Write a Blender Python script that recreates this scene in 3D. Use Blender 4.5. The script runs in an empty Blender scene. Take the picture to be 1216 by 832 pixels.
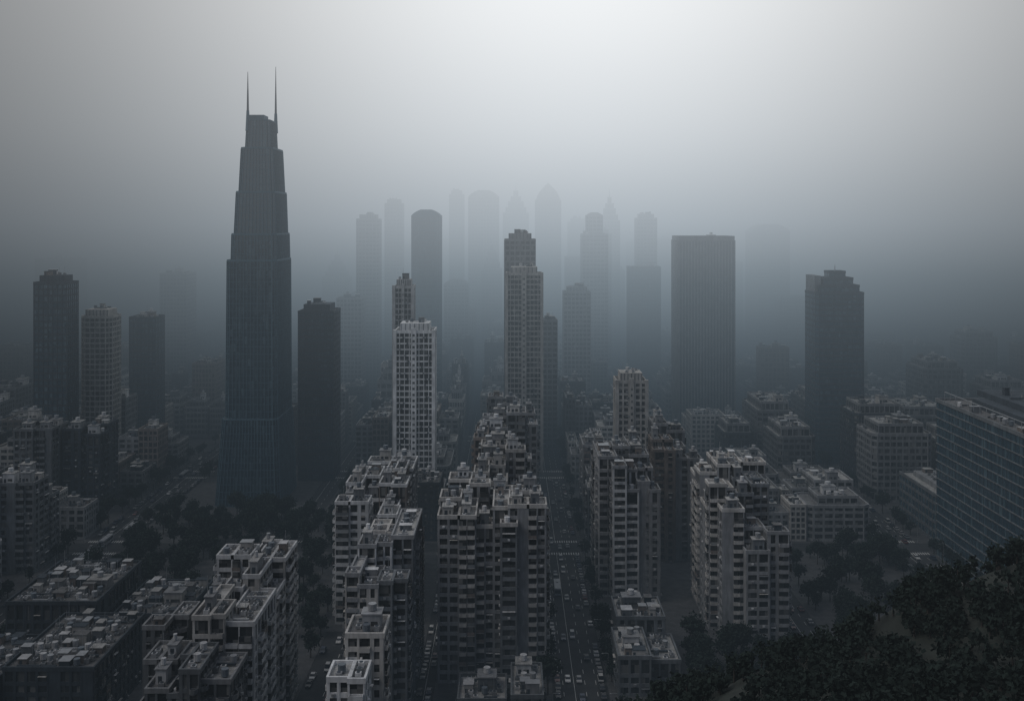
import bpy, math, random
import numpy as np
from mathutils import Vector
R = random.Random(7)
D = bpy.data
scene = bpy.context.scene

# ------------------------------------------------------------------ materials
def newmat(name):
    m = D.materials.new(name); m.use_nodes = True
    nt = m.node_tree; nt.nodes.clear()
    return m, nt
def N(nt, t, **kw):
    n = nt.nodes.new(t)
    for k, v in kw.items(): setattr(n, k, v)
    return n
def L(nt, a, b): nt.links.new(a, b)
def mth(nt, op, a, b=None, c=None, clamp=False):
    n = N(nt, 'ShaderNodeMath', operation=op); n.use_clamp = clamp
    for i, q in enumerate((a, b, c)):
        if q is None: continue
        if isinstance(q, (int, float)): n.inputs[i].default_value = q
        else: L(nt, q, n.inputs[i])
    return n.outputs[0]
def rough_wall(name, col, var=0.5, rough=0.85, scale=0.35):
    """weathered masonry / concrete: large stains + vertical streaks + fine grain"""
    m, nt = newmat(name)
    out = N(nt, 'ShaderNodeOutputMaterial'); b = N(nt, 'ShaderNodeBsdfPrincipled')
    g = N(nt, 'ShaderNodeNewGeometry')
    mp = N(nt, 'ShaderNodeMapping'); mp.inputs['Scale'].default_value = (1, 1, 0.18)
    L(nt, g.outputs['Position'], mp.inputs['Vector'])
    n1 = N(nt, 'ShaderNodeTexNoise'); n1.inputs['Scale'].default_value = scale*3; n1.inputs['Detail'].default_value = 3
    L(nt, mp.outputs[0], n1.inputs['Vector'])
    n2 = N(nt, 'ShaderNodeTexNoise'); n2.inputs['Scale'].default_value = scale*0.5; n2.inputs['Detail'].default_value = 2
    L(nt, g.outputs['Position'], n2.inputs['Vector'])
    oi = N(nt, 'ShaderNodeObjectInfo')
    a = mth(nt, 'MULTIPLY', n1.outputs['Fac'], n2.outputs['Fac'])
    a = mth(nt, 'MULTIPLY_ADD', a, 4*var, 1-var)
    r = mth(nt, 'MULTIPLY_ADD', oi.outputs['Random'], 0.5, 0.72)
    a = mth(nt, 'MULTIPLY', a, r)
    mx = N(nt, 'ShaderNodeVectorMath', operation='SCALE')
    mx.inputs[0].default_value = col; L(nt, a, mx.inputs['Scale'])
    L(nt, mx.outputs[0], b.inputs['Base Color'])
    b.inputs['Roughness'].default_value = rough
    b.inputs['Specular IOR Level'].default_value = 0.25
    L(nt, b.outputs[0], out.inputs[0])
    return m
def glass_mat(name, dark, light, cell=(3.4, 3.4, 3.3), p=0.75, rough=0.22, spec=0.5):
    """window glass; each pane cell gets its own tone (blinds, curtains, dark rooms)"""
    m, nt = newmat(name)
    out = N(nt, 'ShaderNodeOutputMaterial'); b = N(nt, 'ShaderNodeBsdfPrincipled')
    tc = N(nt, 'ShaderNodeTexCoord')
    sn = N(nt, 'ShaderNodeVectorMath', operation='SNAP'); sn.inputs[1].default_value = cell
    oi = N(nt, 'ShaderNodeObjectInfo')
    ad = N(nt, 'ShaderNodeVectorMath', operation='ADD')
    L(nt, tc.outputs['Object'], sn.inputs[0]); L(nt, sn.outputs[0], ad.inputs[0]); L(nt, oi.outputs['Location'], ad.inputs[1])
    wn = N(nt, 'ShaderNodeTexWhiteNoise', noise_dimensions='3D'); L(nt, ad.outputs[0], wn.inputs['Vector'])
    cr = N(nt, 'ShaderNodeValToRGB')
    e = cr.color_ramp.elements
    e[0].position = 0.0; e[0].color = (*dark, 1)
    e[1].position = 1.0; e[1].color = (*light, 1)
    k = cr.color_ramp.elements.new(p); k.color = tuple(0.75*x+0.25*y for x, y in zip(dark, light))+(1,)
    L(nt, wn.outputs['Value'], cr.inputs[0]); L(nt, cr.outputs[0], b.inputs['Base Color'])
    L(nt, mth(nt, 'MULTIPLY_ADD', wn.outputs['Value'], 0.2, rough), b.inputs['Roughness'])
    b.inputs['Specular IOR Level'].default_value = spec
    L(nt, b.outputs[0], out.inputs[0])
    return m
def plain(name, col, rough=0.6, metal=0.0):
    m, nt = newmat(name)
    out = N(nt, 'ShaderNodeOutputMaterial'); b = N(nt, 'ShaderNodeBsdfPrincipled')
    tc = N(nt, 'ShaderNodeNewGeometry')
    n1 = N(nt, 'ShaderNodeTexNoise'); n1.inputs['Scale'].default_value = 0.8; L(nt, tc.outputs['Position'], n1.inputs['Vector'])
    mx = N(nt, 'ShaderNodeVectorMath', operation='SCALE'); mx.inputs[0].default_value = col
    L(nt, mth(nt, 'MULTIPLY_ADD', n1.outputs['Fac'], 0.6, 0.7), mx.inputs['Scale'])
    L(nt, mx.outputs[0], b.inputs['Base Color'])
    b.inputs['Roughness'].default_value = rough; b.inputs['Metallic'].default_value = metal
    L(nt, b.outputs[0], out.inputs[0])
    return m

M = {}
M['cream'] = rough_wall('cream_render', (0.36, 0.348, 0.328))
M['white'] = rough_wall('white_render', (0.46, 0.462, 0.46))
M['conc'] = rough_wall('concrete', (0.205, 0.21, 0.215))
M['greyw'] = rough_wall('grey_cladding', (0.12, 0.13, 0.138))
M['dark'] = rough_wall('dark_cladding', (0.042, 0.054, 0.066))
M['blue'] = rough_wall('blue_spandrel', (0.085, 0.145, 0.18), var=0.15)
M['brick'] = rough_wall('brown_brick', (0.16, 0.138, 0.125))
M['roof'] = rough_wall('roof_membrane', (0.30, 0.297, 0.285), var=0.65, scale=0.8)
M['roofd'] = rough_wall('roof_gravel', (0.12, 0.12, 0.12), var=0.6, scale=0.8)
M['glass'] = glass_mat('window_glass', (0.010, 0.014, 0.018), (0.15, 0.15, 0.145), cell=(1.7, 1.7, 3.3))
M['bglass'] = glass_mat('blue_curtain_glass', (0.024, 0.05, 0.07), (0.065, 0.11, 0.135), p=0.8, cell=(1.6, 1.6, 3.9), rough=.12, spec=.8)
M['metal'] = plain('galvanised_metal', (0.30, 0.31, 0.32), 0.5, 0.4)
M['tank'] = plain('water_tank_plastic', (0.10, 0.12, 0.14), 0.5)
ALL = list(M.keys()); MI = {k: i for i, k in enumerate(ALL)}

# ------------------------------------------------------------------ mesh builder
class MB:
    def __init__(s): s.v = []; s.f = []; s.m = []
    def prism(s, p0, z0, p1, z1, mat, cap=True, bottom=False):
        b = len(s.v); n = len(p0)
        s.v += [(x, y, z0) for x, y in p0]+[(x, y, z1) for x, y in p1]
        mi = MI[mat] if isinstance(mat, str) else mat
        for i in range(n):
            j = (i+1) % n; s.f.append((b+i, b+j, b+n+j, b+n+i)); s.m.append(mi)
        if cap: s.f.append(tuple(b+n+i for i in range(n))); s.m.append(mi)
        if bottom: s.f.append(tuple(b+n-1-i for i in range(n))); s.m.append(mi)
    def box(s, x0, x1, y0, y1, z0, z1, mat, bottom=True):
        p = [(x0, y0), (x1, y0), (x1, y1), (x0, y1)]
        s.prism(p, z0, p, z1, mat, True, bottom)
    def cyl(s, cx, cy, r, z0, z1, mat, n=10, r1=None):
        r1 = r if r1 is None else r1
        p = [(cx+r*math.cos(6.2832*i/n), cy+r*math.sin(6.2832*i/n)) for i in range(n)]
        q = [(cx+r1*math.cos(6.2832*i/n), cy+r1*math.sin(6.2832*i/n)) for i in range(n)]
        s.prism(p, z0, q, z1, mat, True, True)
    def mesh(s, name, mats=None):
        me = D.meshes.new(name); me.from_pydata(s.v, [], s.f)
        for k in (mats or [M[a] for a in ALL]): me.materials.append(k)
        me.polygons.foreach_set('material_index', s.m); me.update()
        return me
    def obj(s, name, loc=(0, 0, 0), rot=0, mats=None):
        o = D.objects.new(name, s.mesh(name, mats)); scene.collection.objects.link(o)
        o.location = loc; o.rotation_euler = (0, 0, rot); return o

def rect(x0, x1, y0, y1): return [(x0, y0), (x1, y0), (x1, y1), (x0, y1)]
def cham(x0, x1, y0, y1, c): return [(x0+c, y0), (x1-c, y0), (x1, y0+c), (x1, y1-c), (x1-c, y1), (x0+c, y1), (x0, y1-c), (x0, y0+c)]
def offset(P, d):
    n = len(P); out = []
    for i in range(n):
        a = Vector(P[i-1]); b = Vector(P[i]); c = Vector(P[(i+1) % n])
        e1 = (b-a).normalized(); e2 = (c-b).normalized()
        n1 = Vector((e1.y, -e1.x)); n2 = Vector((e2.y, -e2.x))
        m = (n1+n2); m = m/max(m.length, 1e-6); k = d/max(m.dot(n1), 0.3)
        out.append((b.x+m.x*k, b.y+m.y*k))
    return out
def lerpP(P, Q, t): return [(a[0]+(b[0]-a[0])*t, a[1]+(b[1]-a[1])*t) for a, b in zip(P, Q)]

def facade(mb, P, z0, z1, P1=None, fh=3.4, bay=3.4, sh=0.9, sp=0.12, pw=0.5, pp=0.2, wall='conc', glass='glass', slab=None, roof='roofd', par=1.0):
    """glazed core with projecting floor slabs / spandrels and piers, roof + parapet"""
    P1 = P1 or P; slab = slab or wall
    mb.prism(P, z0, P1, z1, glass, cap=False)
    nf = max(1, int(round((z1-z0)/fh))); h = (z1-z0)/nf
    if sh > 0:
        for k in range(nf):
            za = z0+k*h; a = k/nf; b = min(1, (k*h+sh)/(z1-z0))
            mb.prism(offset(lerpP(P, P1, a), sp), za, offset(lerpP(P, P1, b), sp), za+sh, slab, True, True)
    if pw > 0:
        n = len(P)
        for i in range(n):
            a0 = Vector(P[i]); b0 = Vector(P[(i+1) % n]); a1 = Vector(P1[i]); b1 = Vector(P1[(i+1) % n])
            Ln = (b0-a0).length; nb = max(1, int(round(Ln/bay)))
            t = (b0-a0).normalized(); nn = Vector((t.y, -t.x))
            for k in range(nb):
                c0 = a0.lerp(b0, k/nb); c1 = a1.lerp(b1, k/nb)
                def q(c): return [tuple(c-t*pw/2+nn*pp), tuple(c-t*pw/2-nn*0.2), tuple(c+t*pw/2-nn*0.2), tuple(c+t*pw/2+nn*pp)][::-1]
                mb.prism(q(c0), z0, q(c1), z1-0.05, wall, True)
    o = offset(P1, sp+0.12); inn = offset(P1, -0.25)
    mb.prism(P1, z1-0.4, P1, z1+0.02, roof, True)
    n = len(o)
    for i in range(n):
        j = (i+1) % n
        mb.prism([o[i], o[j], inn[j], inn[i]], z1-0.55, [o[i], o[j], inn[j], inn[i]], z1+par, slab, True, True)

def clutter(mb, x0, x1, y0, y1, z, n, rng, big=True):
    """roof plant: stair huts, tanks, condensers, ducts, pipes, masts"""
    w = x1-x0; d = y1-y0
    if w < 2.5 or d < 2.5: return
    placed = []
    def spot(a, b):
        for _ in range(8):
            if w <= a+1 or d <= b+1: return None
            x = rng.uniform(x0+.5, x1-a-.5); y = rng.uniform(y0+.5, y1-b-.5)
            if all(x+a < p[0] or x > p[1] or y+b < p[2] or y > p[3] for p in placed):
                placed.append((x, x+a, y, y+b)); return x, y
        return None
    if big:
        a, b = min(w*.55, rng.uniform(4, 7)), min(d*.5, rng.uniform(4, 7)); s = spot(a, b)
        if s:
            x, y = s; hh = rng.uniform(2.8, 4.6); c = rng.choice(['cream', 'white', 'conc', 'greyw'])
            mb.box(x, x+a, y, y+b, z, z+hh, c)
            mb.box(x-.3, x+a+.3, y-.3, y+b+.3, z+hh, z+hh+.3, rng.choice(['roof', 'conc']))
            mb.box(x+.6, x+1.6, y-.04, y+.2, z, z+2.1, 'dark')
            if a > 3: mb.box(x+2.2, x+a-.7, y-.03, y+.2, z+1.0, z+2.1, 'glass')
            mb.cyl(x+a*.5, y+b*.5, min(1.1, a*.25), z+hh+.5, z+hh+2.1, rng.choice(['tank', 'metal', 'white']), 10)
            if rng.random() < .5: mb.cyl(x+.5, y+.5, .07, z+hh+.3, z+hh+rng.uniform(3, 6), 'metal', 5)
    for i in range(n):
        k = rng.random()
        if k < .40:
            s = spot(1.5, 1.3)
            if s:
                x, y = s; hh = rng.uniform(.8, 1.5); mb.box(x, x+1.4, y, y+1.2, z+.15, z+hh, rng.choice(['metal', 'white', 'conc', 'greyw'])); mb.cyl(x+.7, y+.6, .45, z+hh, z+hh+.12, 'dark', 8)
        elif k < .64:
            a, b = rng.uniform(1.8, 4.5), rng.uniform(1.8, 4); s = spot(a, b)
            if s:
                x, y = s; hh = rng.uniform(1.6, 3.2); mb.box(x, x+a, y, y+b, z, z+hh, rng.choice(['cream', 'conc', 'brick', 'brick', 'greyw', 'dark']))
                mb.box(x-.2, x+a+.2, y-.2, y+b+.2, z+hh, z+hh+.15, rng.choice(['metal', 'roof', 'roofd', 'dark', 'white']))
                mb.box(x+.4, x+1.2, y-.03, y+.2, z+.05, z+1.5, 'dark')
        elif k < .76:
            s = spot(2.2, 2.2)
            if s: mb.cyl(s[0]+1.1, s[1]+1.1, .95, z+.4, z+2.2, rng.choice(['tank', 'metal', 'white']), 10)
        elif k < .9:
            a = rng.uniform(3, 7); s = spot(a, .7)
            if s: mb.box(s[0], s[0]+a, s[1], s[1]+.6, z+.3, z+.85, rng.choice(['metal', 'dark']))
        else:
            s = spot(.5, .5)
            if s: mb.cyl(s[0]+.2, s[1]+.2, .06, z, z+rng.uniform(3, 6), 'metal', 5)

# ---- residential cell: walls with recessed windows, balconies, condensers
def resi(mb, x0, x1, y0, y1, z1, rng, wall, z0=0, fh=3.15, bay=3.6, balc=.45, ncl=5, big=True, wavy=False, trim=None, roof='roof'):
    trim = trim or wall
    zo = rng.uniform(0, .25)
    mb.prism(rect(x0, x1, y0, y1), z0, rect(x0, x1, y0, y1), z1-.3, 'glass', False)
    nf = int((z1-z0-zo)/fh)
    wp = .28
    for k in range(nf):
        za = z0+zo+k*fh
        mb.prism(offset(rect(x0, x1, y0, y1), wp), za-.35, offset(rect(x0, x1, y0, y1), wp), za+.85, wall, True, True)
    for side in 'SNEW':
        Ln = (x1-x0) if side in 'SN' else (y1-y0)
        def B(u0, u1, o0, o1, za, zb, mat):
            if side == 'S': mb.box(x0+u0, x0+u1, y0-o1, y0-o0, za, zb, mat)
            elif side == 'N': mb.box(x0+u0, x0+u1, y1+o0, y1+o1, za, zb, mat)
            elif side == 'E': mb.box(x1+o0, x1+o1, y0+u0, y0+u1, za, zb, mat)
            else: mb.box(x0-o1, x0-o0, y0+u0, y0+u1, za, zb, mat)
        nb = max(1, int(round(Ln/bay))); bw = Ln/nb
        types = [rng.choices(['win', 'balc', 'blank', 'small'], [.4, balc, .06, .18])[0] for _ in range(nb)]
        ztop = z1-.3
        for i, t in enumerate(types):
            u = i*bw
            pr = wp+.035
            pwid = {'win': .8, 'balc': .35, 'blank': bw, 'small': bw*.55}[t]
            if t == 'blank': B(u-.02, u+bw+.02, 0, pr, z0, ztop, wall)
            else:
                B(u-.15, u+pwid/2, -.1, pr+rng.uniform(0, .03), z0, ztop, wall)
                B(u+bw-pwid/2, u+bw+.15, -.1, pr+.04+rng.uniform(0, .03), z0, ztop, wall)
            if t == 'balc':
                dp = rng.uniform(1.1, 1.6)
                for k in range(nf):
                    za = z0+zo+k*fh
                    if k == 0: continue
                    r = rng.random()
                    if wavy and side in 'SE':
                        pts = [(u+.1, .3), (u+.1, dp*.6), (u+bw*.3, dp*1.25), (u+bw*.7, dp*1.25), (u+bw-.1, dp*.6), (u+bw-.1, .3)]
                        if side == 'S': pl = [(x0+a, y0-b) for a, b in pts]
                        else: pl = [(x1+b, y0+a) for a, b in pts]
                        mb.prism(pl, za-.2, pl, za, trim, True, True)
                        ins = offset(pl, -.15)
                        for q in range(len(pl)-1):
                            mb.prism([pl[q], pl[q+1], ins[q+1], ins[q]], za, [pl[q], pl[q+1], ins[q+1], ins[q]], za+1.0, trim, True)
                        continue
                    B(u+.12, u+bw-.12, .3, dp, za-.18, za, trim)
                    if r < .68:
                        B(u+.12, u+bw-.12, dp-.12, dp+.003, za, za+1.0, trim)
                        B(u+.12, u+.24, .3, dp-.12, za, za+1.0, trim); B(u+bw-.24, u+bw-.12, .3, dp-.12, za, za+1.0, trim)
                    else:   # enclosed loggia
                        tt = rng.choice([trim, trim, 'greyw', 'metal', 'brick'])
                        B(u+.12, u+bw-.12, dp-.12, dp+.003, za, za+1.05, tt)
                        B(u+.2, u+bw-.2, .3, dp-.1, za+1.05, za+fh-.25, 'glass')
                    if rng.random() < .2: B(u+.5, u+1.3, dp-.75, dp-.2, za, za+.7, 'metal')
            elif t in ('win', 'small'):
                for k in range(nf):
                    za = z0+zo+k*fh
                    if rng.random() < .22: B(u+bw*.5-.4, u+bw*.5+.4, wp+.02, wp+.5, za+.15, za+.7, rng.choice(['metal', 'white']))
                    if rng.random() < .10: B(u+pwid/2, u+bw-pwid/2, wp+.02, wp+.75, za+2.45, za+2.55, rng.choice(['white', 'greyw', 'cream']))
    P = rect(x0, x1, y0, y1); o = offset(P, wp+.15); inn = offset(P, -.1)
    mb.prism(P, z1-.5, P, z1, roof, True)
    for i in range(4):
        j = (i+1) % 4; q = [o[i], o[j], inn[j], inn[i]]
        mb.prism(q, z1-.35, q, z1+.95, trim, True, True)
    clutter(mb, x0+.3, x1-.3, y0+.3, y1-.3, z1, ncl, rng, big)

reserved = []
def apartment(name, cells, seed, wall='cream', trim=None, balc=.45, wavy=False, fh=3.15, roof='roof', pad=2):
    """cells: (x0,x1,y0,y1,top); large cells are broken up into stepped wings"""
    rng = random.Random(seed)
    cx = sum(c[0]+c[1] for c in cells)/len(cells)/2; cy = sum(c[2]+c[3] for c in cells)/len(cells)/2
    mb = MB(); sub = []
    for c in cells:
        reserved.append((c[0]-pad, c[1]+pad, c[2]-pad, c[3]+pad))
        w, d, h = c[1]-c[0], c[3]-c[2], c[4]
        wl = c[5] if len(c) > 5 else wall
        tr = rng.choice([trim, trim, wl])
        if w > 7.5 and d > 13 and h > 25:
            ym = c[2]+d*rng.uniform(.4, .6); xm = c[0]+w*rng.uniform(.4, .6)
            dr = [0, rng.choice([0, 1, 1, 2]), rng.choice([0, 0, 1]), rng.choice([1, 2, 3])]; rng.shuffle(dr)
            js = [rng.choice([0, 0, .9, 1.7]) for _ in range(4)]
            sub.append((c[0], xm, c[2]+js[0], ym, h-dr[0]*fh, wl, tr))
            sub.append((xm, c[1], c[2]+js[1], ym, h-dr[1]*fh, wl, tr))
            sub.append((c[0]+js[2], xm, ym, c[3], h-dr[2]*fh, wl, tr))
            sub.append((xm, c[1]-js[3], ym, c[3], h-dr[3]*fh, wl, tr))
        else: sub.append((*c[:5], wl, tr))
    for k, c in enumerate(sub):
        ar = (c[1]-c[0])*(c[3]-c[2])
        resi(mb, c[0]-cx, c[1]-cx, c[2]-cy, c[3]-cy, c[4]+k*.013, rng, c[5], trim=c[6], balc=balc, wavy=wavy, fh=fh, bay=rng.uniform(3.0, 3.9),
             ncl=int(ar/6)+3, big=ar > 45 and rng.random() < .75, roof=rng.choice(['roof', 'roof', 'roofd']))
    return mb.obj(name, (cx, cy, 0.12))

def tower(name, x0, x1, y0, y1, h, seed=0, rot=0, crown=None, ch=0, reserve=True, plant=True, cores=False, **kw):
    rng = random.Random(seed+11)
    cx, cy = (x0+x1)/2, (y0+y1)/2; w, d = (x1-x0)/2, (y1-y0)/2
    mb = MB()
    P = cham(-w, w, -d, d, ch) if ch else rect(-w, w, -d, d)
    wall = kw.get('wall', 'conc'); gl = kw.get('glass', 'glass')
    facade(mb, P, 0, h, **kw)
    if cores:   # projecting bays, stair core and air conditioners
        pr = kw['pp']+.12
        mb.box(-w*.16, w*.12, -d-pr-.6, -d+.2, 0, h+2.2, wall)
        for k in range(int(h/3.1)): mb.box(-w*.08, w*.04, -d-pr-.63, -d, k*3.1+1.1, k*3.1+2.3, 'glass')
        for sx in (-1, 1):
            mb.box(sx*w-.9, sx*w+.9, -d-pr-.2, -d+1.3, 0, h+1.3, wall)
            mb.box(sx*(w+pr)-.25, sx*(w+pr)+.25, -d*.2, d*.25, 0, h-4, wall)
        for k in range(int(w*h/9)):
            u = rng.uniform(-w+1.2, w-1.2); f = rng.randrange(1, int(h/3.1))
            if abs(u) > w*.25: mb.box(u, u+.8, -d-pr-.35, -d-.3, f*3.1+.2, f*3.1+.75, rng.choice(['metal', 'greyw', 'dark']))
    if crown == 'dome':
        for k in range(6):
            a = math.cos(k*.26); b = math.cos((k+1)*.26)
            S = lambda f: [(x*f, y*f) for x, y in P]
            mb.prism(S(a*.93), h+k*w*.24, S(b*.93), h+(k+1)*w*.24, wall, True)
    elif crown == 'step':
        z = h
        for k, (f, dz) in enumerate(((.8, 6), (.6, 6), (.4, 5), (.18, 6))):
            P2 = [(x*f, y*f) for x, y in P]
            facade(mb, P2, z, z+dz, fh=dz, bay=3, wall=wall, glass=gl, sh=.8, pw=.4, par=.5); z += dz
        mb.cyl(0, 0, .4, z, z+9, 'metal', 6, .08)
    elif crown == 'arch':
        for k in range(4):
            a = 1-.02*k-.035*k*k; b = 1-.02*(k+1)-.035*(k+1)**2
            mb.prism(rect(-w*a, w*a, -d*.95, d*.95), h+k*w*.12, rect(-w*b, w*b, -d*.95, d*.95), h+(k+1)*w*.12, wall, True)
    elif crown == 'box':
        mb.box(-w*.75, w*.75, -d*.75, d*.75, h, h+4.5, wall)
        for k in range(7):
            u = -w*.7+k*w*1.4/6; mb.box(u-.15, u+.15, -d*.75-.1, -d*.75+.2, h, h+4.3, 'dark')
        clutter(mb, -w*.7, w*.7, -d*.7, d*.7, h+4.5, 7, rng, False)
        clutter(mb, -w+.5, w-.5, -d+.4, -d*.77, h, 6, rng, False)
    if plant and crown is None: clutter(mb, -w+.8, w-.8, -d+.8, d-.8, h, 10, rng, True)
    if reserve: reserved.append((x0-2, x1+2, y0-2, y1+2))
    return mb.obj(name, (cx, cy, .12), rot)

# ------------------------------------------------------------------ hero skyscraper with twin spires
mb = MB(); cx, cy = -138.9, 548
def T(x0, x1, dep): return cham(x0-cx, x1-cx, -dep/2, dep/2, 2.2)
G = dict(wall='blue', glass='bglass', fh=3.9, bay=1.9, sh=.32, sp=.06, pw=.3, pp=.32, roof='roofd', par=.6)
facade(mb, T(-157.5, -123, 43), 0, 46, T(-154, -124.8, 40.5), **{**G, 'par': .15})
facade(mb, T(-152.6, -125.2, 38.5), 46, 130, T(-152.0, -125.6, 37.8), **G)
facade(mb, T(-150.2, -125.8, 35.5), 130, 144, T(-149.9, -126.1, 35), **G)
facade(mb, T(-148.9, -126.7, 33), 144, 166.6, T(-148.0, -127.3, 31.2), **G)
facade(mb, T(-146.9, -127.9, 29), 166.6, 190.3, T(-145.9, -128.9, 27), **G)
facade(mb, T(-144.6, -131.0, 20), 190.3, 206, T(-143.9, -131.6, 18.5), **{**G, 'par': 0.2})
for (sx, sy, zt) in ((-143.3, 540, 232), (-131.7, 555, 237)):
    mb.cyl(sx-cx, sy-cy, 1.3, 200, 211, 'blue', 8, .75)
    mb.cyl(sx-cx, sy-cy, .62, 211, 222, 'greyw', 8, .4)
    mb.cyl(sx-cx, sy-cy, .38, 222, zt, 'greyw', 6, .12)
mb.box(-4.5, 3.5, -5, 5, 206, 209, 'blue')
mb.box(-151.5-cx+1, -149.9-cx, -10, 10, 130, 133, 'blue')
mb.obj('twin_spire_skyscraper', (cx, cy, .12)); reserved.append((-165, -117, 515, 580))

# ------------------------------------------------------------------ towers (metres, x east, y distance)
BG = dict(wall='blue', glass='bglass', fh=3.7, bay=1.8, sh=.8, sp=.1, pw=.18, pp=.2)
DK = dict(wall='dark', glass='bglass', fh=3.6, bay=2.6, sh=1.1, sp=.12, pw=.4, pp=.2)
DB = dict(wall='dark', glass='bglass', fh=3.7, bay=1.9, sh=1.6, sp=.1, pw=.3, pp=.2)
WG = dict(wall='white', glass='glass', fh=3.1, bay=2.6, sh=.75, sp=.3, pw=.4, pp=.45, cores=True)
CG = dict(wall='conc', glass='glass', fh=3.5, bay=3.0, sh=1.2, sp=.15, pw=.8, pp=.25)
tower('office_tower', -269, -250.5, 560, 575, 116, 1, crown='box', **DK)
tower('apartment_tower', -251.7, -234, 580, 598, 95, 2, crown='box', ch=3, **{**WG, 'wall': 'cream', 'cores': False})
tower('office_tower', -246, -229, 640, 656, 89, 3, **DK)
tower('office_tower', -304, -281, 860, 885, 106, 4, **CG)
tower('office_tower', -455, -419, 950, 980, 115, 5, **CG)
tower('glass_office_tower', -124.6, -104, 580, 603, 98, 6, crown='box', **DB)
tower('office_tower', -141, -121, 800, 820, 89, 7, **CG)
tower('office_tower', -133, -114, 850, 870, 153, 8, crown='box', ch=2, **CG)
tower('office_tower', -119, -103, 930, 950, 168, 9, crown='box', ch=2, **CG)
tower('arched_office_tower', -76, -54, 750, 770, 155, 10, crown='arch', ch=3, **{**BG, 'sh': 1.0})
tower('apartment_tower', -61.2, -41, 520, 538, 93, 11, crown='box', **WG)
tower('apartment_tower', -66, -55.5, 556, 570, 114, 12, crown='box', **WG)
tower('apartment_tower', -3.3, 18, 600, 618, 119, 13, crown='box', **{**WG, 'bay': 2.4, 'wall': 'cream'})
tower('office_tower', -4.6, 14.8, 630, 650, 139, 14, crown='box', **CG)
tower('apartment_tower', 20, 30, 660, 676, 85, 15, **CG)
tower('office_tower', -42, -13, 960, 984, 175, 16, crown='arch', ch=3, **CG)
tower('office_tower', -62, -48, 985, 1000, 178, 161, crown='box', **CG)
tower('office_tower', -9, 17, 1010, 1035, 160, 17, crown='step', **CG)
tower('domed_office_tower', 23, 48, 970, 995, 172, 18, crown='dome', ch=5, **CG)
tower('office_tower', 60, 82, 850, 872, 140, 19, crown=None, **CG)
tower('office_tower', 64, 78, 855, 868, 156, 20, crown='arch', reserve=False, ch=2, **CG)
tower('office_tower', 86, 104, 960, 980, 152, 201, crown='step', **CG)
tower('office_tower', 113, 131, 900, 918, 154, 21, crown='box', **CG)
tower('office_tower', 100, 127, 850, 868, 112, 22, **DK)
tower('office_tower', 39.5, 60, 760, 776, 97, 23, crown='box', **CG)
tower('ribbed_office_tower', 117.5, 156.3, 700, 730, 138, 24, plant=True, wall='greyw', glass='bglass', fh=3.8, bay=2.15, sh=.0, sp=.1, pw=.95, pp=.7, par=3.0)
tower('domed_office_tower', 236, 275, 980, 1012, 140, 25, crown='arch', ch=6, **CG)
# stepped-crown dark tower
mb = MB(); w, d = 15.2, 12.5
K = dict(wall='dark', glass='bglass', fh=3.5, bay=3, sh=1.3, sp=.15, pw=.3, pp=.1)
facade(mb, cham(-w, w, -d, d, 2), 0, 106, **K)
facade(mb, rect(-w*.82, w*.82, -d*.82, d*.82), 106, 110.5, **{**K, 'fh': 4.5})
facade(mb, rect(-w*.6, w*.62, -d*.6, d*.6), 110.5, 115, **{**K, 'fh': 4.5})
facade(mb, rect(-w*.3, w*.36, -d*.4, d*.4), 115, 119, **{**K, 'fh': 4})
mb.cyl(0.5, 0, .5, 119, 124, 'metal', 6, .1)
mb.box(-w+.6, -w+4.5, -d*.6, d*.9, 106, 117, 'greyw')
mb.obj('stepped_office_tower', (204.6, 632.5, .12)); reserved.append((187, 222, 618, 648))
# beige tower, centre right
tower('apartment_tower', 52.8, 67.6, 500, 516, 70, 26, crown='box', wall='cream', glass='glass', fh=3.2, bay=3, sh=1.2, sp=.15, pw=.9, pp=.4, cores=True)
# right hand dark glass office
mb = MB()
K = dict(wall='dark', glass='bglass', fh=4.0, bay=3.2, sh=.4, sp=.35, pw=.15, pp=.1, slab='greyw')
facade(mb, rect(-29, 29, -78, 75), 0, 70, **K)
mb.box(-20, 24, -60, 60, 70, 73.5, 'dark'); mb.box(-14, 20, -40, 68, 73.5, 76, 'dark')
for k in range(26): mb.cyl(-27.6, -70+k*5.6, .12, 71, 74.5, 'metal', 5)
mb.box(-27.75, -27.45, -72, 70, 74.5, 74.75, 'metal')
clutter(mb, -13, 19, -38, 66, 76, 60, random.Random(5)); clutter(mb, -28, -21, -76, 74, 70, 40, random.Random(6), False)
mb.obj('glass_office_building', (221, 375, .12)); reserved.append((190, 252, 295, 452))
# long low glazed shed
mb = MB(); facade(mb, rect(-12, 12, -24, 24), 0, 22, wall='greyw', glass='bglass', fh=4.4, bay=4, sh=1.4, sp=.2, pw=.4, pp=.3, roof='roof')
mb.box(-7, 7, -19, 19, 22, 24.5, 'conc'); clutter(mb, -6, 6, -18, 18, 24.5, 12, R, False)
mb.obj('low_rise_building', (211, 487, .12)); reserved.append((197, 225, 460, 513))

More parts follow.
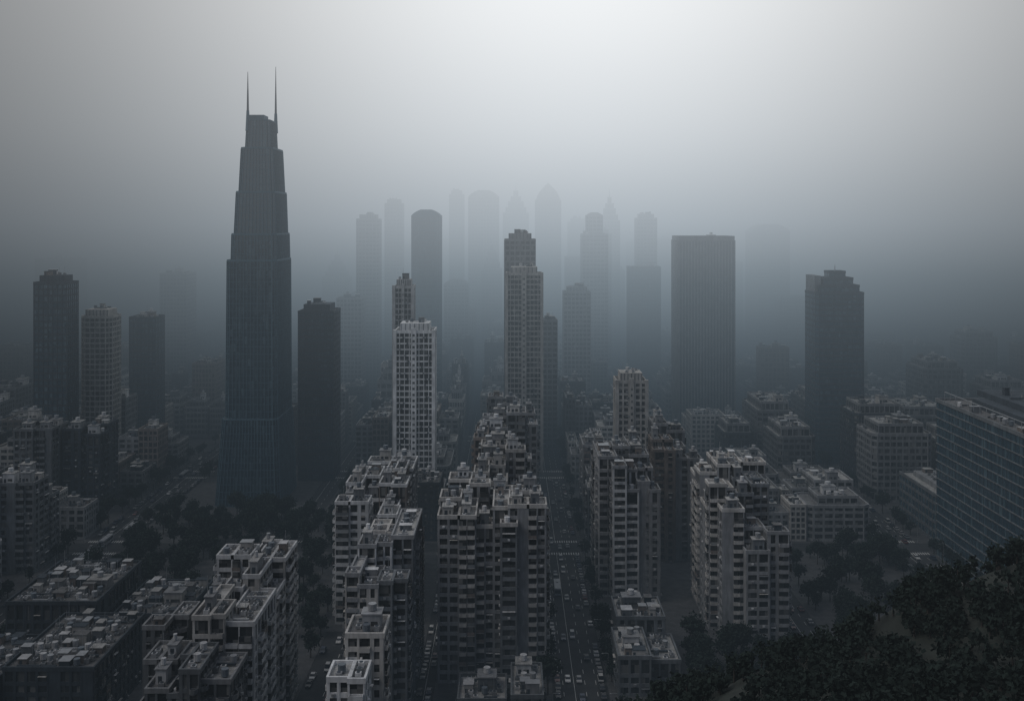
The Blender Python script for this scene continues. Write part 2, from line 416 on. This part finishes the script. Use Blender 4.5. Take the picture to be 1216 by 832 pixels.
# ------------------------------------------------------------------ foreground apartment buildings
apartment('apartment_building', [(-24, -12, 325, 345, 57), (-12, -1, 326, 347, 56.2), (-1, 11, 325, 342, 57.3), (-23, -8, 345, 362, 58.5), (-8, 10, 347, 362, 53.6), (-3.5, 1.5, 322, 326, 52, 'greyw')], 31, 'conc', 'cream', .62)
apartment('apartment_building', [(-14, -2, 372, 392, 56, 'cream'), (-2, 7, 374, 395, 52, 'greyw'), (-13, 5, 392, 410, 60, 'conc')], 32, 'cream', 'cream', .4)
apartment('apartment_building', [(-16, -4, 422, 446, 58, 'brick'), (-4, 8, 424, 444, 52, 'conc'), (-14, 6, 446, 462, 64, 'greyw')], 33, 'conc', 'conc', .3)
apartment('apartment_building', [(-18, 0, 478, 505, 47, 'greyw'), (0, 12, 480, 510, 55, 'conc'), (-12, 4, 510, 535, 60, 'greyw')], 34, 'greyw', 'conc', .3)
apartment('apartment_building', [(-66, -54, 372, 392, 45), (-54, -43, 370, 390, 41), (-65, -52, 392, 418, 47, 'cream'), (-52, -41.5, 390, 416, 50, 'brick'), (-62, -42, 418, 440, 46, 'conc')], 35, 'white', 'white', .35)
apartment('apartment_building', [(-49.4, -40, 295, 312, 45, 'cream'), (-40, -31.6, 297, 316, 42.5, 'greyw'), (-48, -38, 312, 332, 48.5, 'white'), (-38, -31.5, 316, 345, 50, 'greyw'), (-47.5, -38, 332, 346, 46, 'cream')], 36, 'cream', 'conc', .35)
apartment('apartment_building', [(-42.4, -34, 228, 247, 44.6, 'white'), (-41, -32, 247, 258, 47.5, 'cream')], 37, 'cream', 'cream', .3)
apartment('apartment_building', [(-83.8, -76, 262, 284, 46, 'cream'), (-76, -68.6, 264, 288, 43.5, 'white'), (-87, -77.5, 284, 304, 51, 'white'), (-77.5, -69, 288, 318, 47.5, 'cream'), (-84, -75, 304, 324, 46, 'conc')], 38, 'cream', 'white', .5)
apartment('terraced_apartment_building', [(-94, -85, 246, 266, 37.5), (-84.8, -77, 244, 260, 39.5), (-99, -88.5, 266, 284, 41), (-76.8, -70, 247, 262, 36)], 39, 'greyw', 'conc', .95, wavy=True)
apartment('apartment_building', [(40, 50, 392, 408, 53.5, 'white'), (50, 58.5, 394, 412, 50, 'conc'), (35, 42, 400, 428, 55.5, 'white'), (42, 56, 410, 430, 57, 'greyw')], 40, 'white', 'conc', .3)
apartment('apartment_building', [(73, 83, 366, 384, 53), (73, 84, 384, 405, 56, 'conc'), (84, 96, 372, 392, 51.5, 'greyw'), (83.5, 98.8, 354, 371, 39), (84, 99.5, 392, 408, 55, 'conc'), (76, 83.5, 359, 367, 46)], 41, 'conc', 'cream', .72)
apartment('apartment_building', [(63, 72, 440, 458, 52, 'brick'), (72, 84, 442, 462, 48, 'conc'), (66, 80, 462, 480, 56, 'greyw'), (52, 61, 452, 474, 40, 'white')], 42, 'conc', 'conc', .3)
apartment('apartment_building', [(36, 46, 470, 500, 34, 'greyw'), (36, 47, 500, 540, 38, 'conc')], 43, 'greyw', 'conc', .3)
apartment('low_rise_building', [(34, 44, 316, 338, 12, 'greyw'), (44, 54, 320, 340, 9, 'greyw'), (36, 52, 340, 358, 15, 'greyw')], 44, 'greyw', 'greyw', .1)
apartment('low_rise_building', [(-16, -2, 296, 312, 8, 'greyw'), (0, 9, 292, 313, 11, 'greyw')], 45, 'greyw', 'greyw', .1)
apartment('low_rise_building', [(-172, -150, 285, 320, 17, 'dark'), (-148, -122, 290, 330, 20, 'dark'), (-170, -140, 335, 375, 22, 'dark'), (-136, -112, 340, 372, 16, 'dark')], 46, 'dark', 'dark', .1)
apartment('apartment_building', [(-240, -222, 420, 445, 42, 'dark'), (-222, -205, 425, 450, 38, 'greyw')], 47, 'dark', 'greyw', .3)
apartment('apartment_building', [(-250, -232, 500, 520, 49, 'greyw'), (-230, -212, 510, 535, 44, 'dark')], 48, 'greyw', 'greyw', .3)
# right-hand office rows
for (x0, x1, y0, y1, h, s) in ((194, 226, 535, 562, 41, 1), (195, 225, 566, 594, 46, 2), (193, 226, 650, 690, 38, 4), (150, 171, 560, 596, 34, 5),
                               (150, 172, 606, 650, 40, 6), (234, 266, 600, 640, 38, 7), (236, 268, 540, 580, 34, 8), (128, 146, 600, 630, 28, 9),
                               (362, 391, 800, 825, 62, 10), (330, 358, 690, 720, 40, 11), (290, 318, 700, 735, 52, 12)):
    mb = MB(); w, d = (x1-x0)/2, (y1-y0)/2; rr = random.Random(s+90)
    facade(mb, cham(-w, w, -d, d, 2.5), 0, h-5, wall=rr.choice(['conc', 'greyw', 'greyw', 'dark']), glass='glass', fh=3.6, bay=3.2, sh=1.3, sp=.2, pw=.7, pp=.25, roof='roof')
    facade(mb, rect(-w*.75, w*.75, -d*.8, d*.8), h-5, h, wall='conc', fh=3.5, bay=3, roof='roof')
    clutter(mb, -w*.7, w*.7, -d*.75, d*.75, h, 18, rr)
    clutter(mb, -w+.6, -w*.77, -d+3, d-3, h-5, 8, rr, False)
    mb.obj('office_building', ((x0+x1)/2, (y0+y1)/2, .12)); reserved.append((x0-2, x1+2, y0-2, y1+2))

# ------------------------------------------------------------------ streets
longs = [(-200, -180), (-31, -25), (13, 31), (102, 114), (172, 190), (270, 282), (-292, -280), (-390, -378), (-110, -98), (470, 482), (560, 572), (-480, -468), (-570, -558), (650, 662), (-660, -648), (394, 406)]
crosses = [(455, 467), (590, 600), (690, 699), (790, 799), (880, 890), (980, 990), (1085, 1096), (1190, 1200), (1300, 1310), (1410, 1420)]
mr, mm = MB(), MB()
def quad(b, x0, x1, y0, y1, z, m=0):
    n = len(b.v); b.v += [(x0, y0, z), (x1, y0, z), (x1, y1, z), (x0, y1, z)]; b.f.append((n, n+1, n+2, n+3)); b.m.append(m)
for a, b in longs: quad(mr, a, b, 225 if abs(a) < 300 else 300, 1500, .02)
quad(mr, -68, -52, 225, 366, .02)
for a, b in crosses: quad(mr, -760, 760, a, b, .04)
for a, b in longs:
    if abs(a) > 400: continue
    w = b-a; ys = 260; nl = max(2, int(w/3.4))
    for i in range(1, nl):
        x = a+w*i/nl
        y = ys
        while y < 800:
            if not any(c0-2 < y+3 and y < c1+2 for c0, c1 in crosses): quad(mm, x-.07, x+.07, y, y+(3 if i != nl//2 else 6), .06)
            y += 6 if i == nl//2 else 8
    for c0, c1 in crosses[:3]:
        x = a+.5
        while x < b-.8: quad(mm, x, x+.5, c0-4, c0-1, .06); quad(mm, x, x+.5, c1+1, c1+4, .06); x += 1.1
y = 260
while y < 360: quad(mm, -60.1, -59.9, y, y+3, .06); y += 7
asph = rough_wall('asphalt', (0.05, 0.052, 0.055), var=.4, scale=.5)
paint = plain('road_paint', (.5, .5, .48), .7)
mr.obj('road', mats=[asph]); mm.obj('road_markings', mats=[paint])
# pavements
paving = rough_wall('paving', (0.06, 0.061, 0.063), var=.5, scale=.6)
LX = sorted(longs); LY = [(180, 240)]+crosses+[(1500, 1500)]
mp_ = MB(); blocks = []
edges = [-760]+[e for l in LX for e in l]+[760]
for i in range(0, len(edges), 2):
    xa, xb = edges[i], edges[i+1]
    for j in range(len(LY)-1):
        ya, yb = LY[j][1], LY[j+1][0]
        if xa == -98 and j == 0: parts = [(xa, -68, ya, yb), (-52, xb, ya, yb), (-68, -52, 366, yb)]
        else: parts = [(xa, xb, ya, yb)]
        for p in parts: mp_.box(*p, 0, .12, 0, False); blocks.append(p)
mp_.obj('pavement', mats=[paving])
# ground
g = MB(); quad(g, -9000, 9000, -3000, 12000, 0)
ground = rough_wall('ground_soil', (0.06, 0.06, 0.055), var=.4, scale=.02)
g.obj('ground', mats=[ground])

# ------------------------------------------------------------------ generic city blocks (instanced designs)
libs = []
rl = random.Random(21)
for k in range(20):
    h = [14, 18, 22, 26, 30, 34, 40, 24, 20, 28, 36, 16, 46, 32, 22, 27, 19, 25, 33, 21][k]
    w, d = 11, 13; mb = MB(); wl = rl.choice(['conc', 'cream', 'greyw', 'brick', 'greyw', 'dark', 'conc'])
    if k % 3 == 0:
        facade(mb, rect(-w, w, -d, d), 0, h, wall=wl, fh=3.4, bay=3.1, sh=1.2, sp=.15, pw=1.1, pp=.2, roof=rl.choice(['roof', 'roofd', 'roofd']))
        clutter(mb, -w+1, w-1, -d+1, d-1, h, 28, rl)
    elif k % 3 == 1:
        c = rl.uniform(-4, 4)
        facade(mb, rect(-w, c, -d, d), 0, h, wall=wl, fh=3.4, bay=2.8, sh=1.0, sp=.2, pw=.7, pp=.3, roof='roof')
        facade(mb, rect(c+.3, w, -d+3, d-2), 0, h-5, wall=rl.choice(['brick', 'conc', 'greyw']), fh=3.2, bay=3.4, sh=1.2, sp=.15, pw=1.3, pp=.2, roof='roofd')
        clutter(mb, -w+1, c-1, -d+1, d-1, h, 14, rl); clutter(mb, c+1, w-1, -d+4, d-3, h-5, 10, rl)
    else:
        facade(mb, cham(-w, w, -d, d, 2), 0, h-4, wall=wl, fh=3.6, bay=3.4, sh=1.4, sp=.25, pw=.8, pp=.2, roof=rl.choice(['roof', 'roofd']))
        facade(mb, rect(-w*.6, w*.7, -d*.7, d*.6), h-4, h, wall='conc', fh=4, bay=3, roof='roofd')
        clutter(mb, -w*.5, w*.6, -d*.6, d*.5, h, 12, rl); clutter(mb, -w+1, w-1, -d+1, -d*.75, h-4, 9, rl, False)
    libs.append((h, mb.mesh('city_block')))
plaza = [(116, 171, 380, 452), (-104, -70, 335, 590), (-178, -99, 380, 515), (-300, 12, 180, 250), (56, 101, 285, 352), (116, 150, 285, 378)]
def blocked(x0, x1, y0, y1):
    return any(x0 < r[1] and x1 > r[0] and y0 < r[3] and y1 > r[2] for r in reserved+plaza)
rf = random.Random(99); cnt = 0
for (xa, xb, ya, yb) in blocks:
    if yb-ya < 20: continue
    x = xa+2.5
    while x+12 < xb:
        w = min(rf.uniform(16, 27), xb-2.5-x)
        if w < 10: break
        if xb-2.5-(x+w) < 10: w = xb-2.5-x
        y = ya+2.5
        while y+12 < yb:
            d = min(rf.uniform(18, 32), yb-2.5-y)
            if yb-2.5-(y+d) < 12: d = yb-2.5-y
            if abs(x+w/2) < .54*y+30 and y > 285 and y < 1420 and not blocked(x, x+w, y, y+d):
                lim = 26 if y < 480 else (40 if y < 700 else 60)
                if -100 < x < 170 and y > 700: lim = 90
                if y < 600 and 30 < x < 170: lim = 24
                if y < 560 and -110 < x < -30: lim = 30
                c = [l for l in libs if l[0] <= lim]; hh, me = rf.choice(c)
                sc = rf.uniform(.85, 1.15)*(1.6 if (lim == 90 and rf.random() < .5) else 1)
                o = D.objects.new('city_building', me); scene.collection.objects.link(o)
                f = rf.random() < .5
                o.location = (x+w/2, y+d/2, .12); o.scale = ((w-1.2)/22*(1 if f else -1), (d-1.2)/26, sc); cnt += 1
            y += d
        x += w
# faint downtown towers beyond
for k in range(40):
    x = rf.gauss(40, 140); y = rf.uniform(880, 1200); w = rf.uniform(18, 28); h = rf.uniform(90, 180)*math.exp(-((x-40)/280)**2)
    if h < 60 or blocked(x-w/2, x+w/2, y, y+w): continue
    tower('office_tower', x-w/2, x+w/2, y, y+w, h, 200+k, crown=rf.choice([None, 'box', 'step', 'arch', 'box']), plant=False, **CG)

# ------------------------------------------------------------------ vegetation
def leafmat(name, c):
    m, nt = newmat(name)
    out = N(nt, 'ShaderNodeOutputMaterial'); b = N(nt, 'ShaderNodeBsdfPrincipled')
    g = N(nt, 'ShaderNodeNewGeometry'); n = N(nt, 'ShaderNodeTexNoise'); n.inputs['Scale'].default_value = .35
    L(nt, g.outputs['Position'], n.inputs['Vector'])
    s = N(nt, 'ShaderNodeVectorMath', operation='SCALE'); s.inputs[0].default_value = c
    L(nt, mth(nt, 'MULTIPLY_ADD', n.outputs['Fac'], 1.4, .3), s.inputs['Scale']); L(nt, s.outputs[0], b.inputs['Base Color'])
    b.inputs['Roughness'].default_value = .9; b.inputs['Specular IOR Level'].default_value = .05
    L(nt, b.outputs[0], out.inputs[0]); return m
leaf = leafmat('foliage', (.019, .028, .024)); bark = plain('bark', (.05, .04, .035), .9)
rn = np.random.default_rng(4)
def crown_pts(n, r, h, nclump):
    c = rn.normal(size=(nclump, 3)); c /= np.linalg.norm(c, axis=1)[:, None]; c *= (rn.random((nclump, 1))**.4)*np.array([r, r, h*.5])*.75
    k = rn.integers(0, nclump, n); p = c[k]+rn.normal(size=(n, 3))*r*.2
    return p
def leaf_quads(P, size):
    n = len(P); a = rn.normal(size=(n, 3)); a /= np.linalg.norm(a, axis=1)[:, None]
    b = rn.normal(size=(n, 3)); b -= (b*a).sum(1)[:, None]*a; b /= np.linalg.norm(b, axis=1)[:, None]
    s = size*(.6+.8*rn.random((n, 1)))
    return np.stack([P-a*s-b*s*.6, P+a*s-b*s*.6, P+a*s+b*s*.6, P-a*s+b*s*.6], 1).reshape(-1, 3)
def mesh_quads(name, V, extra=None):
    n0 = len(V)//4
    if extra: vv = np.concatenate([V, np.array(extra.v)])
    else: vv = V
    F = [tuple(range(4*i, 4*i+4)) for i in range(n0)]; mi = [0]*n0
    if extra: F += [tuple(n0*4+q for q in f) for f in extra.f]; mi += [1]*len(extra.f)
    me = D.meshes.new(name); me.from_pydata(vv.tolist(), [], F); me.materials.append(leaf); me.materials.append(bark)
    me.polygons.foreach_set('material_index', mi); me.update(); return me
def limb(mb, a, b, r0, r1, n=6):
    a = Vector(a); b = Vector(b); t = (b-a).normalized(); u = t.orthogonal().normalized(); w = t.cross(u)
    s = len(mb.v)
    for c, r in ((a, r0), (b, r1)):
        for i in range(n): mb.v.append(tuple(c+(u*math.cos(6.2832*i/n)+w*math.sin(6.2832*i/n))*r))
    for i in range(n): mb.f.append((s+i, s+(i+1) % n, s+n+(i+1) % n, s+n+i)); mb.m.append(0)
trees = []
for k in range(4):
    h = [8, 9.5, 7, 11][k]; r = h*.36; tb = MB(); limb(tb, (0, 0, 0), (0, 0, h*.5), .25, .16)
    for i in range(6):
        an = i*1.05; limb(tb, (0, 0, h*(.3+.04*i)), (r*.6*math.cos(an), r*.6*math.sin(an), h*(.6+.04*i)), .11, .03)
    P = crown_pts(600, r, h*.6, 14)+np.array([0, 0, h*.66])
    trees.append(mesh_quads('street_tree', leaf_quads(P, .34), tb))
def plant_tree(x, y, z=.12):
    o = D.objects.new('street_tree', R.choice(trees)); scene.collection.objects.link(o)
    o.location = (x, y, z); o.rotation_euler = (0, 0, R.uniform(0, 6)); s = R.uniform(.8, 1.35); o.scale = (s, s, s)
def free(x, y): return not any(r[0] < x < r[1] and r[2] < y < r[3] for r in reserved)
for k in range(190):
    x, y = R.uniform(-176, -100), R.uniform(385, 512)
    if free(x, y): plant_tree(x, y)
for k in range(80):
    x, y = R.uniform(-96, -71), R.uniform(340, 585)
    if free(x, y): plant_tree(x, y)
for k in range(110):
    x, y = R.uniform(116, 170), R.uniform(382, 450)
    rr_ = math.hypot(x-144, y-415)
    if not (12 < rr_ < 21): plant_tree(x, y)
for k in range(110):
    x, y = R.choice([(R.uniform(58, 100), R.uniform(290, 350)), (R.uniform(118, 150), R.uniform(300, 376))])
    if free(x, y): plant_tree(x, y)
for a, b in ((-200, -180), (172, 190), (13, 31), (-68, -52)):
    y = 290
    while y < (366 if a == -68 else 680):
        if not any(c0-3 < y < c1+3 for c0, c1 in crosses):
            for x in (a-1.6, b+1.6):
                if R.random() < .6 and not any(r[0]+2 < x < r[1]-2 and r[2] < y < r[3] for r in reserved): plant_tree(x, y)
        y += 9
# hill
def ridge(x):
    xs = [-400, -60, 0, 18, 49, 75, 100, 160, 400]; zs = [20, 24, 28, 39, 56, 66, 78, 89, 110]
    return float(np.interp(x, xs, zs))
def hz(x, y):
    zr = ridge(x); n = 1.4*math.sin(x*.11+y*.05)+.9*math.sin(x*.23-y*.17)+.6*math.sin(y*.31+x*.07)
    ye = float(np.interp(x, [-10, 30], [238, 292]))
    if y <= 0: return 138+n*.3
    if y <= 200: return zr+(138-zr)*(1-y/200)**1.3+n*min(1, y/80)
    t = min(1, (y-200)/(ye-200)); return (zr+n)*(.5+.5*math.cos(math.pi*t))-1.5*t
nx, ny = 110, 84
hv = [(-420+840*i/(nx-1), -220+520*j/(ny-1)) for j in range(ny) for i in range(nx)]
hv = [(x, y, hz(x, y)) for x, y in hv]
hf = [(j*nx+i, j*nx+i+1, (j+1)*nx+i+1, (j+1)*nx+i) for j in range(ny-1) for i in range(nx-1)]
me = D.meshes.new('hill'); me.from_pydata(hv, [], hf); me.materials.append(rough_wall('hill_soil', (.02, .024, .02), var=.5, scale=.1)); me.update()
for p in me.polygons: p.use_smooth = True
o = D.objects.new('hill', me); scene.collection.objects.link(o)
chunks = []; tr = MB()
for k in range(3600):
    x = R.uniform(-20, 230); y = R.uniform(90, 285)
    z = hz(x, y)
    if z < 1: continue
    h = R.uniform(3.5, 7); r = h*.45
    chunks.append(leaf_quads(crown_pts(100, r, h*.7, 10)+np.array([x, y, z+h*.55]), .38))
    limb(tr, (x, y, z-.5), (x, y, z+h*.55), .2, .1, 5)
o = D.objects.new('hillside_forest', mesh_quads('hillside_forest', np.concatenate(chunks), tr)); scene.collection.objects.link(o)

# ------------------------------------------------------------------ vehicles
tyre = plain('tyre', (.02, .02, .02), .8); cg = plain('car_glass', (.02, .025, .03), .15)
lampm = plain('headlamp', (.6, .6, .55), .3)
def car_mesh(col, van=False):
    paintm = plain('car_paint', col, .35); b = MB()
    def prof(pts, w0, w1, mi):
        n = len(pts); s = len(b.v)
        b.v += [(-w, y, z) for (y, z), w in zip(pts, w0)]+[(w, y, z) for (y, z), w in zip(pts, w1)]
        for i in range(n): j = (i+1) % n; b.f.append((s+i, s+j, s+n+j, s+n+i)); b.m.append(mi)
        b.f.append(tuple(s+i for i in range(n))); b.m.append(mi); b.f.append(tuple(s+n+n-1-i for i in range(n))); b.m.append(mi)
    body = [(-2.2, .35), (-2.2, .75), (-2.1, .92), (-1.2, .98), (1.0, .95), (2.0, .8), (2.2, .62), (2.2, .35)]
    prof(body, [.88]*8, [.88]*8, 0)
    top = 2.1 if van else 1.45; ry = -2.0 if van else -1.5
    prof([(ry, .95), (ry+.35, top), (.35, top), (1.05, .93)], [.84, .68, .68, .84], [.84, .68, .68, .84], 1)
    prof([(ry+.33, top), (ry+.38, top+.05), (.3, top+.05), (.37, top)], [.69]*4, [.69]*4, 0)
    for y in (-1.35, 1.4):
        for sx in (-.9, .74):
            s = len(b.v); n = 10
            for xx in (sx, sx+.18):
                for i in range(n): b.v.append((xx, y+.33*math.cos(.6283*i), .33+.33*math.sin(.6283*i)))
            for i in range(n): b.f.append((s+i, s+(i+1) % n, s+n+(i+1) % n, s+n+i)); b.m.append(2)
            b.f.append(tuple(s+i for i in range(n))); b.m.append(2); b.f.append(tuple(s+n+i for i in range(n))); b.m.append(2)
    for sx in (-.75, .4): b.box(sx, sx+.35, 2.19, 2.23, .6, .74, 3)
    return b.mesh('car', [paintm, cg, tyre, lampm])
cars = [car_mesh(c) for c in ((.5, .5, .49), (.03, .03, .035), (.12, .13, .14), (.22, .22, .22), (.10, .03, .03), (.02, .03, .06))]+[car_mesh((.4, .4, .39), True)]
def bus():
    b = MB(); pm = plain('bus_paint', (.3, .31, .32), .4)
    b.box(-1.25, 1.25, -5.8, 5.8, .4, 3.0, 0); b.box(-1.15, 1.15, -5.6, 5.6, 3.0, 3.15, 0)
    for sx in (-1.27, 1.22): b.box(sx, sx+.05, -5.4, 5.4, 1.4, 2.5, 1)
    b.box(-1.1, 1.1, 5.78, 5.83, 1.2, 2.6, 1); b.box(-1.1, 1.1, -5.83, -5.78, 1.5, 2.6, 1); b.box(-.5, .5, -3, -1, 3.15, 3.4, 0)
    for y in (-3.6, 3.8):
        for sx in (-1.28, .98):
            s = len(b.v)
            for xx in (sx, sx+.3):
                for i in range(10): b.v.append((xx, y+.48*math.cos(.6283*i), .48+.48*math.sin(.6283*i)))
            for i in range(10): b.f.append((s+i, s+(i+1) % 10, s+10+(i+1) % 10, s+10+i)); b.m.append(2)
            b.f.append(tuple(s+i for i in range(10))); b.m.append(2); b.f.append(tuple(s+10+i for i in range(10))); b.m.append(2)
    return b.mesh('bus', [pm, cg, tyre])
busm = bus()
for a, b, y0, y1 in ((13, 31, 285, 585), (-200, -180, 330, 700), (172, 190, 420, 700), (-68, -52, 262, 362), (102, 114, 340, 560), (-31, -25, 280, 450)):
    nl = max(2, int((b-a)/3.4))
    for i in range(nl):
        x = a+(b-a)*(i+.5)/nl; y = y0+R.uniform(0, 10); parked = i in (0, nl-1)
        while y < y1:
            if not (parked and any(c0-6 < y < c1+6 for c0, c1 in crosses)):
                up = i >= nl/2
                if not parked and R.random() < .08:
                    o = D.objects.new('bus', busm); y += 5
                else: o = D.objects.new('parked_car' if parked else 'car', R.choice(cars))
                scene.collection.objects.link(o); o.location = (x+R.uniform(-.2, .2), y, .03); o.rotation_euler = (0, 0, 0 if up else math.pi)
            y += R.choice([5.6, 6, 6.4, 12, 20]) if parked else R.uniform(12, 50)
# street lamps
lb = MB(); lb.cyl(0, 0, .09, 0, 8.5, 0, 6, .05); lb.box(0, 1.8, -.04, .04, 8.4, 8.5, 0); lb.box(1.5, 2.2, -.13, .13, 8.32, 8.42, 0); lb.cyl(0, 0, .16, 0, .6, 0, 6)
lm = lb.mesh('street_lamp', [M['metal']])
for a, b in ((13, 31), (-200, -180), (172, 190)):
    for y in range(300, 680, 28):
        for x, r in ((a-.7, 0), (b+.7, math.pi)):
            o = D.objects.new('street_lamp', lm); scene.collection.objects.link(o); o.location = (x, y, .12); o.rotation_euler = (0, 0, r)

# ------------------------------------------------------------------ fog bank (absorbing volume, its daylight put in as emission)
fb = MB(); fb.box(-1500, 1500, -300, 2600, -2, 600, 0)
m, nt = newmat('emissive_fog'); out = N(nt, 'ShaderNodeOutputMaterial')
g = N(nt, 'ShaderNodeNewGeometry'); sx = N(nt, 'ShaderNodeSeparateXYZ'); L(nt, g.outputs['Position'], sx.inputs[0])
X, Y, Z = sx.outputs
def mapr(v, a, b, c, d, it='LINEAR'):
    n = N(nt, 'ShaderNodeMapRange', interpolation_type=it); L(nt, v, n.inputs[0])
    for i, q in enumerate((a, b, c, d)): n.inputs[i+1].default_value = q
    return n.outputs[0]
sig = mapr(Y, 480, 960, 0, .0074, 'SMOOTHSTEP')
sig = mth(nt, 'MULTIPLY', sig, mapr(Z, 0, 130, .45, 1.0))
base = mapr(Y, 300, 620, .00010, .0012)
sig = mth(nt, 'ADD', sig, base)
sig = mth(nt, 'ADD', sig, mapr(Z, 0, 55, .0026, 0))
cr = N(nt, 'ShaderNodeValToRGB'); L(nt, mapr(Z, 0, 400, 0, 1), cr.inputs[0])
stops = [(0, (.008, .014, .021)), (25, (.024, .036, .047)), (60, (.074, .099, .122)), (110, (.185, .228, .262)), (150, (.345, .39, .43)), (220, (.58, .612, .64)), (330, (.82, .835, .845))]  # bright upper air and dark street level painted into emission colour by height
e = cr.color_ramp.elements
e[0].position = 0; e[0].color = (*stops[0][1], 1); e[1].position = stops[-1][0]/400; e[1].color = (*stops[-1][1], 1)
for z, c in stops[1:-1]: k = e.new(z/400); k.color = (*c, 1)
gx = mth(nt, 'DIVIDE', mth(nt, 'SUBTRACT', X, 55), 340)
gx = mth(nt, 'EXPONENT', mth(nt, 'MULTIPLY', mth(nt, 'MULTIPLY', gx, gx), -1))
gx = mth(nt, 'MULTIPLY_ADD', gx, 1.0, .15)  # brighter middle and dimmer sides painted into the emission strength
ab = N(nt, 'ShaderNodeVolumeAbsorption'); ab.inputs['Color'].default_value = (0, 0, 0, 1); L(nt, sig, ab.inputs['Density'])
em = N(nt, 'ShaderNodeEmission'); L(nt, cr.outputs[0], em.inputs['Color']); L(nt, mth(nt, 'MULTIPLY', sig, gx), em.inputs['Strength'])  # glow stands in for scattered daylight
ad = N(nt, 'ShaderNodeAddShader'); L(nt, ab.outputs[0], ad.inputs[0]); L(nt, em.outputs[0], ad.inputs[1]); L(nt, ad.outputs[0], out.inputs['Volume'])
try: m.cycles.volume_step_rate = .6
except Exception as ex: print(ex)
fb.obj('emissive_fog', mats=[m])

# ------------------------------------------------------------------ sky + sun
w = D.worlds.new('World'); scene.world = w; w.use_nodes = True; nt = w.node_tree
bgn = nt.nodes.get('Background') or N(nt, 'ShaderNodeBackground')
sky = N(nt, 'ShaderNodeTexSky', sky_type='NISHITA'); sky.sun_disc = False
sky.sun_elevation = math.radians(52); sky.sun_rotation = math.radians(245); sky.dust_density = 2; sky.air_density = 1
hs = N(nt, 'ShaderNodeHueSaturation'); hs.inputs['Saturation'].default_value = .8
L(nt, sky.outputs[0], hs.inputs['Color']); L(nt, hs.outputs[0], bgn.inputs['Color']); bgn.inputs['Strength'].default_value = .065
sl = D.lights.new('sun', 'SUN'); sl.energy = 0.5; sl.angle = math.radians(30); sl.color = (1, .98, .96)
so = D.objects.new('sun', sl); scene.collection.objects.link(so)
az, el = math.radians(245), math.radians(52)
dv = Vector((math.sin(az)*math.cos(el), math.cos(az)*math.cos(el), math.sin(el)))
so.rotation_euler = dv.to_track_quat('Z', 'Y').to_euler(); so.location = dv*400

# ------------------------------------------------------------------ camera
c = D.cameras.new('camera'); c.lens = 35; c.sensor_width = 36; c.shift_y = -.124; c.clip_start = .5; c.clip_end = 20000
co = D.objects.new('camera', c); scene.collection.objects.link(co); co.location = (0, 0, 150); co.rotation_euler = (math.radians(90), 0, 0)
scene.camera = co
scene.view_settings.view_transform = 'Standard'; scene.view_settings.look = 'None'; scene.view_settings.exposure = 0
